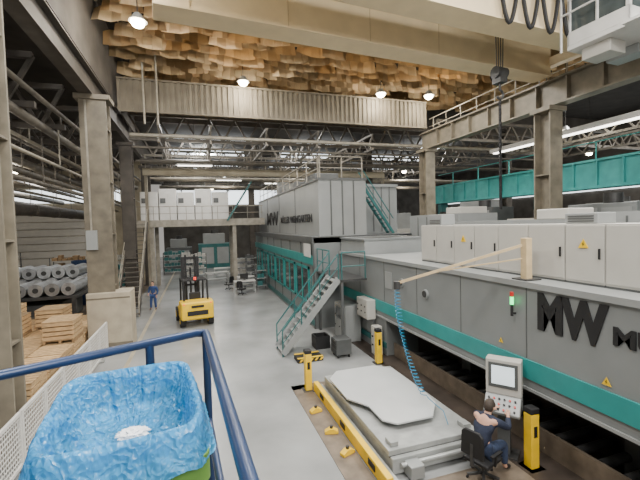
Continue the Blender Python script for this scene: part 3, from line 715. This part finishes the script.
for i in range(6):
    for j in range(3):
        y=-.25+j*.08; z=1.085+j*.075
        KB(MB().cyl((-.26+i*.1,y,z),(-.26+i*.1,y-.02,z+.02),.022,10),'push_button','black' if (i+j)%3 else 'red')
KB(MB().box(-.12,.02,.05,.12,.2,.96),'pedestal','press_dk'); KB(MB().box(-.28,-.12,0,.28,.3,.05),'foot_plate','steel_dk')
KB(MB().box(-.24,.26,1.45,.24,.34,1.95),'rear_cover','press_dk')
def bollard(x,y,label):
    t=thing('bollard',label,'bollard',(x,y,0),0,'yellow safety bollards')
    build(MB().box(-.1,-.1,.02,.1,.1,1.12),'post','yellow',t,bevel=.015,local=True)
    build(MB().box(-.105,-.105,1.12,.105,.105,1.24),'sensor_head','black',t,bevel=.02,local=True)
    build(MB().box(-.04,-.108,.66,.04,-.1,.88),'sensor_window','black',t,local=True)
    build(MB().box(-.18,-.18,0,.18,.18,.02),'foot_plate','steel_dk',t,local=True)
    return t
bollard(3.0,10.9,'yellow bollard at the far left corner of the bolster pit')
bollard(5.95,12.1,'yellow bollard with black head by the control boxes at the machine end')
bollard(6.2,5.82,'yellow bollard with black head just right of the operator console')
t=thing('signal_lamp','slim signal lamp glowing green on the machine face right of centre','signal lamp',(6.4,6.5,2.9))
build(MB().cyl((6.4,6.5,2.9),(6.4,6.5,3.15),.03,10).bar((6.4,6.5,2.95),(6.5,6.5,2.95),.03,.03),'stem','black',t)
build(MB().cyl((6.4,6.5,3.15),(6.4,6.5,3.32),.04,12),'green_lens','greenlamp',t,smooth=True)
build(MB().cyl((6.4,6.5,3.32),(6.4,6.5,3.42),.04,12),'red_lens','red',t,smooth=True)
t=thing('jib_arm','cream swivel jib arm reaching out over the bolster','jib arm',(6.7,6.4,3.68))
build(MB().box(6.62,6.32,3.7,6.78,6.48,4.58),'mast','jib',t,bevel=.01)
build(MB().box(6.5,6.2,3.685,6.9,6.6,3.71),'base_plate','steel_dk',t)
build(MB().bar((6.7,6.4,4.45),(4.4,7.95,3.55),.04,.06),'arm','jib',t)
build(MB().bar((6.7,6.4,4.15),(5.2,7.41,3.85),.03,.03),'brace','jib',t)
build(MB().cyl((4.42,7.93,3.42),(4.42,7.93,3.6),.08,14),'hose_swivel','steel_dk',t,smooth=True)
b=MB(); pts=[]
n=620
for i in range(n+1):
    s=i/n; a=s*31*2*PI
    z=3.40-2.45*s; r=.055+.012*math.sin(s*9)
    cx=4.42+.45*s**2; cy=7.93-.35*s**2
    pts.append((cx+r*math.cos(a),cy+r*math.sin(a),z))
e=pts[-1]
pts+= [(e[0]+.03,e[1]-.05,.88),(e[0]+.1,e[1]-.2,.8),(e[0]+.15,e[1]-.45,.74),(e[0]+.05,e[1]-.75,.6)]
pts=[(4.42,7.93,3.5)]+pts
single(b.tube(pts,.0085,6),'coil_hose','hose','blue coiled air hose hanging from the jib arm','hose',smooth=True)
Bt=thing('rolling_bolster','low steel bolster table in the floor pit beside the machine','bolster',(4.55,8.6,0))
build(MB().box(3.45,6.5,.04,5.55,10.7,.36),'base_frame','bed',Bt,bevel=.02)
build(MB().box(3.42,6.6,.36,5.6,10.6,.48),'top_plate','bed',Bt,bevel=.015)
build(MB().box(3.44,6.59,.34,5.58,10.61,.362),'shadow_gap','steel_dk',Bt)
for (x,y) in ((3.6,6.8),(5.4,6.85)): build(MB().box(x-.09,y-.12,.487,x+.09,y+.12,.58),'clamp','bed',Bt,bevel=.01)
build(MB().cyl((3.6,6.42,.25),(5.3,6.42,.25),.05,12),'drive_shaft','steel',Bt,smooth=True)
build(MB().box(3.7,6.22,.04,4.0,6.5,.3),'drive_motor','press_lt',Bt,bevel=.02)
poly=[(3.38,8.7),(3.38,10.0),(3.75,10.45),(4.95,10.45),(5.38,10.05),(5.38,8.3),(5.3,7.75),(4.85,7.2),(3.95,7.2),(3.72,7.45),(3.72,8.15),(3.6,8.35)]
t=thing('sheet_metal_blank','large pale many sided metal plate lying on the bolster','metal plate',(4.5,8.8,.49))
build(MB().prism(poly,.60,.635),'plate','blank',t)
build(MB().box(3.95,7.6,.487,5.0,10.1,.60),'support_block','press_dk',t)
t=thing('guard_beam','yellow floor guard beam along the bolster pit','guard beam',(3.15,8.5,0))
build(MB().box(3.12,6.1,.02,3.26,10.75,.3),'beam','yellow',t,bevel=.015)
for i in range(3): build(MB().box(3.105,6.6+i*1.6,.12,3.12,6.9+i*1.6,.24),'black_mark','black',t)
build(MB().box(3.26,6.1,.02,3.38,10.75,.2),'track_rail','galv',t)
for i,(x,y,a,lab) in enumerate(((2.8,9.5,10,'small yellow floor stop left of the guard beam, farthest of three'),(2.85,8.4,-15,'small yellow floor stop left of the guard beam, middle of three'),(2.9,7.5,20,'small yellow floor stop left of the guard beam, nearest of three'))):
    t=thing('floor_stop',lab,'floor stop',(x,y,.015),Rd(a),'yellow floor stops by the bolster pit')
    build(MB().prism([(-.16,0),(.16,0),(.16,.06),(.05,.12),(-.05,.12),(-.16,.06)],-.07,.07,Matrix(((1,0,0,0),(0,0,1,0),(0,1,0,0),(0,0,0,1)))),'block','yellow',t,local=True,bevel=.01)
    build(MB().cyl((0,0,.12),(0,0,.18),.04,10),'bolt','steel_dk',t,local=True)
t=thing('warning_pallet','yellow and black striped low platform on the floor by the stairs','platform',(3.7,13.4,0))
build(MB().box(3.25,13.1,.0,4.2,13.7,.16),'base','black',t,bevel=.01)
b=MB()
for i in range(5): b.prism([(3.3+i*.19,0),(3.38+i*.19,0),(3.46+i*.19,.1),(3.38+i*.19,.1)],0,.01,Matrix(((1,0,0,0),(0,0,-1,13.1),(0,1,0,.04),(0,0,0,1))))
b.box(3.25,13.1,.16,4.2,13.2,.175).box(3.25,13.6,.16,4.2,13.7,.175)
build(b,'hazard_stripe','yellow',t)
t=thing('tool_trolley','small dark tool trolley standing beside the staircase','trolley',(5.0,13.3,0))
build(MB().box(4.7,13.0,.12,5.3,13.6,.7),'body','press_dk',t,bevel=.02)
for i in range(3): build(MB().box(4.68,13.04,.18+i*.17,4.7,13.56,.32+i*.17),'drawer','steel_dk',t)
for x in (4.78,5.22):
    for y in (13.08,13.52): build(MB().cyl((x-.02,y,.06),(x+.02,y,.06),.06,12),'caster','rubber',t)
t=thing('parts_bin','black parts bin on the floor under the stairs','bin',(4.6,14.6,0))
build(MB().box(4.3,14.3,.06,4.36,14.9,.5).box(4.84,14.3,.06,4.9,14.9,.5).box(4.36,14.3,.06,4.84,14.36,.5).box(4.36,14.84,.06,4.84,14.9,.5).box(4.3,14.3,.0,4.9,14.9,.06),'body','black',t)

# ================================================================= AISLE FURNITURE
def desk(x,y,w,label,rz=0):
    t=thing('work_table',label,'table',(x,y,0),rz)
    build(MB().box(-w/2,-.4,.86,w/2,.4,.92),'table_top','white',t,local=True)
    for sx in (-1,1):
        for sy in (-1,1): build(MB().box(sx*(w/2-.05)-.03,sy*.35-.03,0,sx*(w/2-.05)+.03,sy*.35+.03,.86),'leg','galv',t,local=True)
    build(MB().box(-w/2+.1,-.35,.3,w/2-.1,.35,.34),'shelf','galv',t,local=True)
desk(3.2,28.9,1.6,'white work table standing in the aisle by the press'); desk(1.5,35.5,2.0,'white work table under the raised platform',.2); desk(3.6,31.2,1.4,'white work table close to the press behind the first table'); desk(2.4,39,2.0,'white work table far back in the aisle')
t=thing('monitor','dark monitor on the white work table by the press','monitor',(3.2,29,.92))
build(MB().box(2.9,28.98,1.05,3.5,29.03,1.42),'screen','black',t); build(MB().box(3.17,29,.92,3.23,29.05,1.1).box(3.05,28.92,.92,3.35,29.12,.935),'stand','steel_dk',t)
oc2=thing('office_chair','empty dark office chair at the white work table in the aisle','chair',(2.9,28.1,0),Rd(-30)); chair_parts(oc2)
oc3=thing('office_chair','dark office chair standing by the raised platform post','chair',(2.2,31.0,0),Rd(40)); chair_parts(oc3)
def rack(x,y,w,h,label,m='press_dk'):
    t=thing('storage_rack',label,'rack',(x,y,0))
    for sx in (-1,1):
        for sy in (-1,1): build(MB().box(x+sx*w/2-.03,y+sy*.4-.03,0,x+sx*w/2+.03,y+sy*.4+.03,h),'upright',m,t)
    n=int(h/.6); mm=random.choice(['cab','teal_dk','wood_dk','press_dk'])
    for i in range(n): build(MB().box(x-w/2,y-.4,.3+i*.6,x+w/2,y+.4,.34+i*.6),'shelf','galv',t)
    for i in range(n):
        q=x-w/2+.1
        while q<x+w/2-.35:
            e=random.uniform(.2,.4); build(MB().box(q,y-.3,.34+i*.6,q+e,y+.3,.34+i*.6+random.uniform(.15,.42)),'parts_box',mm,t); q+=e+.05
rack(4.3,38.5,1.6,2.2,'storage rack at the back right of the aisle'); rack(-.5,40,2.4,2.4,'wide storage rack at the far end of the aisle'); rack(-2.4,44,2.4,2.4,'distant storage rack left of the aisle end'); rack(4.6,29.8,.8,2.0,'narrow dark rack against the press beside the table'); rack(4.5,34.5,.9,2.4,'narrow rack against the press behind the platform post')
def machine(x,y,w,d,h,m,label):
    t=thing('distant_machine',label,'machine',(x,y,0))
    build(MB().box(x-w/2,y-d/2,0,x+w/2,y+d/2,h*.7),'body',m,t,bevel=.03)
    build(MB().box(x-w*.35,y-d*.35,h*.7,x+w*.3,y+d*.35,h),'head','press_lt',t,bevel=.03)
    for q in (-.4,.05): build(MB().box(x+w*q,y-d/2-.03,h*.12,x+w*(q+.35),y-d/2,h*.6),'door','press_lt',t)
    build(MB().cyl((x,y,h),(x,y,h+.4),w*.12,12),'vent','steel_dk',t)
machine(2,50,4,3,4.2,'teal_dk','teal machine at the far end of the rear hall'); machine(-2.3,52,3,3,3.6,'press_dk','grey machine at the far left end of the rear hall')
machine(12,42,5,4,5.5,'press','grey machine behind the press at the rear'); machine(22,40,5,4,6,'cab','pale machine in the rear right hall'); machine(29,33,5,5,7,'press_dk','large dark machine in the far right bay'); machine(30,20,4,5,6,'teal_dk','teal machine in the far right bay')
machine(36,12,5,5,6.5,'cab','pale machine at the far right wall')

# ================================================================= LEFT SIDE
def fence(y0,i):
    t=thing('fence_panel','white mesh barrier panel along the aisle, %s from the camera'%ORD[i],'fence',(-3.7,y0+.65,0),0,'white mesh barrier panels at left')
    X=.15
    b=MB().box(-3.88+X,y0,.05,-3.82+X,y0+.06,1.25).box(-3.88+X,y0+1.24,.05,-3.82+X,y0+1.3,1.25).box(-3.88+X,y0+.06,1.18,-3.82+X,y0+1.24,1.25).box(-3.88+X,y0+.06,.1,-3.82+X,y0+1.24,.17)
    build(b,'frame','white',t)
    b=MB()
    for k in range(1,13): b.box(-3.857+X,y0+.05+k*.092,.15,-3.843+X,y0+.068+k*.092,1.2)
    for k in range(1,10): b.box(-3.859+X,y0+.05,.15+k*.105,-3.841+X,y0+1.24,.168+k*.105)
    build(b,'mesh_infill','white',t)
    for yy in (y0,y0+1.22): build(MB().box(-3.85,yy,0,-3.55,yy+.08,.05),'foot','galv',t)
for i in range(7): fence(8.1+i*1.33,i)
def crate_parts(t):
    L=dict(local=True)
    b=MB()
    for x in (-.5,0,.42): b.box(x,-.6,0,x+.08,.6,.1)
    for k in range(6): b.box(-.5,-.6+k*.21,.1,.5,-.46+k*.21,.125)
    build(b,'pallet_base','wood_dk',t,**L)
    for (a0,a1) in (((-.5,-.6),(.5,-.56)),((-.5,.56),(.5,.6))):
        b=MB()
        for k in range(4): b.box(a0[0],a0[1],.14+k*.17,a1[0],a1[1],.27+k*.17)
        build(b,'end_board','wood',t,**L)
    for x in (-.5,.46):
        b=MB()
        for k in range(4): b.box(x,-.56,.14+k*.17,x+.04,.56,.27+k*.17)
        for y in (-.56,-.03,.5): b.box(x-.02,y,.1,x,y+.08,.8)
        build(b,'side_board','wood',t,**L)
    b=MB()
    for k in range(6): b.box(-.52,-.6+k*.205,.8,.52,-.44+k*.205,.83)
    build(b,'lid_board','wood',t,**L)
    build(MB().box(-.44,-.5,.13,.44,.5,.76),'dark_contents','wood_dk',t,**L)
cproto=thing('wooden_crate','','crate',(-5.2,13.6,0),0,'slatted wooden crates on the left'); crate_parts(cproto)
first=True
for ci,x in enumerate((-5.05,-6.15,-7.25,-8.35)):
    for ri,y in enumerate((12.9,14.2,15.5,16.8,18.1,19.4,20.7)):
        hgt=[[1,1,1,2,1,1,1],[1,2,1,1,1,2,1],[1,1,2,1,2,1,1],[2,1,1,2,1,2,2]][ci][ri]
        for h in range(hgt):
            lab='slatted wooden crate, %s row from fence, %s from near end%s'%(ORD[ci],ORD[ri],('' if hgt==1 else ', level %s up'%ORD[h]))
            if first: o=cproto; o['label']=lab; first=False
            else: o=dup(cproto,(x,y,0),0,lab)
            o.location=(x,y,h*.84+.01); o.rotation_euler=(0,0,Rd(random.uniform(-1.2,1.2)))
RR=thing('roll_rack','dark steel rack holding the silver rolls in the left bay','rack',(-11.5,25,0))
build(MB().box(-17,22.4,1.55,-6.0,27.9,1.7),'deck','steel_dk',RR)
for x in (-16.8,-14.2,-11.6,-9,-6.2):
    for y in (22.5,27.8): build(MB().box(x-.1,y-.1,0,x+.1,y+.1,1.55),'post','steel_dk',RR)
build(MB().box(-16.8,22.4,.5,-6.2,22.5,.7),'brace','column',RR); build(MB().box(-16,23,.1,-7,27,1.2),'lower_load','press_dk',RR)
ro=None
for rw,(yy,zz) in enumerate(((23.6,2.03),(26.5,2.03))):
    for i in range(14):
        x=-6.45-i*.72-.2*rw
        if ro is None:
            ro=thing('silver_roll','', 'roll',(x,yy,zz))
            build(MB().cyl((0,-1.1,0),(0,1.1,0),.33,24),'wrapping','rollwrap',ro,local=True,smooth=True); build(MB().cyl((0,-1.13,0),(0,1.13,0),.13,16),'core','steel_dk',ro,local=True,smooth=True); o=ro
        else: o=dup(ro,(x,yy,zz),0,'')
        o['label']='silver wrapped roll on the dark rack, %s row, %s from the right'%(['front','rear'][rw],ORD[i]); o['group']='silver rolls on the rack'
for i in range(13):
    x=-7.01-i*.72; o=dup(ro,(x,26.5,2.62),0,'silver wrapped roll lying on top of the rear row, %s from the right'%ORD[i]); o['group']='silver rolls on the rack'
rack(-5.3,30.5,1.2,2.6,'dark parts rack behind the silver rolls beside the staircase'); rack(-6.5,33,2.5,3,'tall rack in the rear of the left bay'); rack(-9.5,34,2.5,3,'second tall rack in the rear of the left bay'); rack(-13,31,2.5,3.6,'tall rack in front of the roller shutter')
machine(-14,19.5,3.2,3,3.0,'press_dk','dark machine in the left bay behind the crates'); machine(-18,32,4,4,5,'press_dk','grey machine at the far left bay'); machine(-10.8,20.6,2.2,1.2,1.4,'steel_dk','low dark machine in front of the silver rolls')
t=thing('storage_bin','blue bin behind the silver rolls near the left rear columns','bin',(-7.5,29.5,0))
build(MB().box(-8.1,29.1,.1,-6.9,29.16,3.0).box(-8.1,29.9,.1,-6.9,29.96,3.0).box(-8.1,29.16,.1,-8.04,29.9,3.0).box(-6.96,29.16,.1,-6.9,29.9,3.0).box(-8.1,29.1,0,-6.9,29.96,.1),'body','rail',t)

# ================================================================= FOREGROUND
PZ=3.32
t=thing('viewing_platform','steel viewing platform at the camera side under the blue railing','platform',(-.8,.5,0))
build(MB().prism([(-1.9,1.45),(.0,2.3),(.08,2.3),(.2,-1.5),(-1.9,-1.5)],PZ-.08,PZ),'deck','steel_dk',t)
for (x,y) in ((0,2.15),(-1.8,1.4),(.1,-1.3),(-1.8,-1.3)): build(MB().box(x-.06,y-.06,0,x+.06,y+.06,PZ-.08),'support_post','column_dk',t)
t=thing('guard_railing','blue tubular guard railing around the viewing platform','railing',(.02,2.24,PZ))
A=Vector((-1.75,1.485,0));Bp=Vector((-.26,2.12,0));C=Vector((.02,2.24,0));E=Vector((.2,-1.2,0))
def at(v,z): return (v.x,v.y,z)
build(MB().tube([at(A,4.41),at(C.lerp(A,.03),4.41),at(C,4.40),at(C.lerp(E,.03),4.41),at(E,4.41)],.022,12),'top_rail','rail',t,smooth=True)
build(MB().tube([at(A,3.9),at(C.lerp(A,.02),3.9),at(C,3.9),at(C.lerp(E,.02),3.9),at(E,3.9)],.018,12),'mid_rail','rail',t,smooth=True)
for v in (C,Bp,A,C.lerp(E,.62),E): build(MB().cyl(at(v,PZ),at(v,4.41),.021,12),'post','rail',t,smooth=True)
build(MB().bar(at(A,PZ+.06),at(C,PZ+.06),.01,.12).bar(at(C,PZ+.06),at(E,PZ+.06),.01,.12),'toe_board','rail',t)
BX,BY,BR=-.28,1.57,Rd(6)
bn=thing('wheeled_bin','green wheeled waste bin standing on the platform behind the railing','waste bin',(BX,BY,PZ),BR)
def rr(w,d,r,n=6):
    p=[]
    for (cx_,cy_,a0) in ((w-r,d-r,0),(-w+r,d-r,90),(-w+r,-d+r,180),(w-r,-d+r,270)):
        for i in range(n+1):
            a=Rd(a0+90*i/n); p.append((cx_+r*math.cos(a),cy_+r*math.sin(a)))
    return p
bm=bmesh.new(); rings=[]
for (z,w,d) in [(0.08,.20,.28),(.6,.238,.335),(.86,.244,.342),(.86,.258,.356),(.95,.258,.356),(.95,.236,.334),(.80,.222,.32),(.12,.18,.26)]: rings.append([bm.verts.new((x,y,z)) for x,y in rr(w,d,.05)])
for i in range(len(rings)-1):
    n=len(rings[i])
    for j in range(n): bm.faces.new((rings[i][j],rings[i][(j+1)%n],rings[i+1][(j+1)%n],rings[i+1][j]))
bm.faces.new(rings[0][::-1]); bm.faces.new(rings[-1])
build(bm,'body','green',bn,local=True,smooth=True)
for x in (-.2,.15): build(MB().cyl((x,.25,.1),(x+.05,.25,.1),.1,16),'wheel','rubber',bn,local=True,smooth=True)
build(MB().box(-.2,-.26,0,.2,-.2,.1),'foot','green',bn,local=True)
bm=bmesh.new(); NA=400
def rim(a,w,d):
    c,s=math.cos(a),math.sin(a); e=6
    k=(abs(c)**e+abs(s)**e)**(-1/e); return Vector((w*k*c,d*k*s,0))
prof=[(.925,.285,.385,.8),(.94,.278,.377,.7),(.96,.271,.368,.6),(.98,.265,.361,.5),(1.0,.259,.353,.35),(1.025,.253,.347,.22),(1.042,.247,.339,.12),(1.045,.237,.329,.12),(1.03,.226,.318,.3),(1.0,.216,.309,.5),(.965,.207,.3,.65),(.93,.198,.29,.8),(.90,.187,.277,.9),(.875,.172,.258,1.0),(.855,.15,.23,1.1),(.845,.125,.195,1.15),(.84,.1,.16,1.1),(.84,.075,.12,.9),(.84,.05,.08,.6),(.84,.025,.04,.4)]
def ridge(v): return 1-abs(noise.noise(v))*2.6
rings=[]
for pi,(z,w,d,am) in enumerate(prof):
    ring=[]
    for i in range(NA):
        a=2*PI*i/NA; p=rim(a,w,d); p.z=z
        q=Vector((p.x,p.y,0))
        ca,sa=math.cos(a),math.sin(a)
        fold=ridge(Vector((ca*5,sa*5,z*1.2))); fold2=ridge(Vector((ca*15,sa*15,z*2))); fold3=ridge(Vector((ca*34,sa*34,z*5)))
        p+=Vector((ca,sa,0))*am*(.018*(fold-.4)+.010*(fold2-.4)+.004*(fold3-.4))*(1 if pi>4 else .5)
        cr_=ridge(q*9+Vector((0,0,z*3)))*.016+ridge(q*22+Vector((3,1,z*6)))*.008+ridge(q*48+Vector((3,8,z*9)))*.003
        p.z+=am*cr_*(1.2 if pi>10 else .35)
        if pi<2: p.z+=(.02*noise.noise(Vector((ca*2,sa*2,5)))+.008*noise.noise(Vector((ca*9,sa*9,1))))*(1-.5*pi)
        ring.append(bm.verts.new(p))
    rings.append(ring)
for i in range(len(rings)-1):
    for j in range(NA): bm.faces.new((rings[i][j],rings[i][(j+1)%NA],rings[i+1][(j+1)%NA],rings[i+1][j]))
bm.faces.new(rings[-1])
bg=build(bm,'bin_liner','bag',local=True); bg.location=(BX,BY,PZ+.005); bg.rotation_euler=(0,0,BR)
for f in bg.data.polygons: f.use_smooth=True
tag(bg,'translucent light blue plastic bin liner draped over the green bin','bin liner')
bm=bmesh.new(); bmesh.ops.create_icosphere(bm,subdivisions=5,radius=1)
for v in bm.verts:
    nn=(1-abs(noise.noise(v.co*1.9))*3)+.5*noise.noise(v.co*6)
    v.co=Vector((v.co.x*.045,v.co.y*.032,v.co.z*.014))*(1+.4*nn)
o=build(bm,'crumpled_tissue','paper',local=True,smooth=True); o.location=(-.27,1.6,PZ+.89)
tag(o,'white crumpled tissue lying inside the blue bin liner','tissue')

# ================================================================= WORLD & CAMERA
w=bpy.data.worlds.new('World'); SC.world=w; w.use_nodes=True
w.node_tree.nodes['Background'].inputs[0].default_value=(1,.95,.88,1); w.node_tree.nodes['Background'].inputs[1].default_value=.38
cam=bpy.data.cameras.new('camera'); co=bpy.data.objects.new('camera',cam); COL.objects.link(co)
yw,ph,th=Rd(17.8),Rd(2.4),Rd(1.6)
Rv=Vector((math.cos(yw),-math.sin(yw),0)); Fv=Vector((math.sin(yw)*math.cos(ph),math.cos(yw)*math.cos(ph),-math.sin(ph))); Uv=Rv.cross(Fv)
R2=Rv*math.cos(th)-Uv*math.sin(th); U2=Rv*math.sin(th)+Uv*math.cos(th)
mm=Matrix((R2,U2,-Fv)).transposed().to_4x4(); mm.translation=(0,0,5); co.matrix_world=mm
cam.sensor_width=36; cam.lens=380/640*36; cam.clip_start=.05; cam.clip_end=300
SC.camera=co
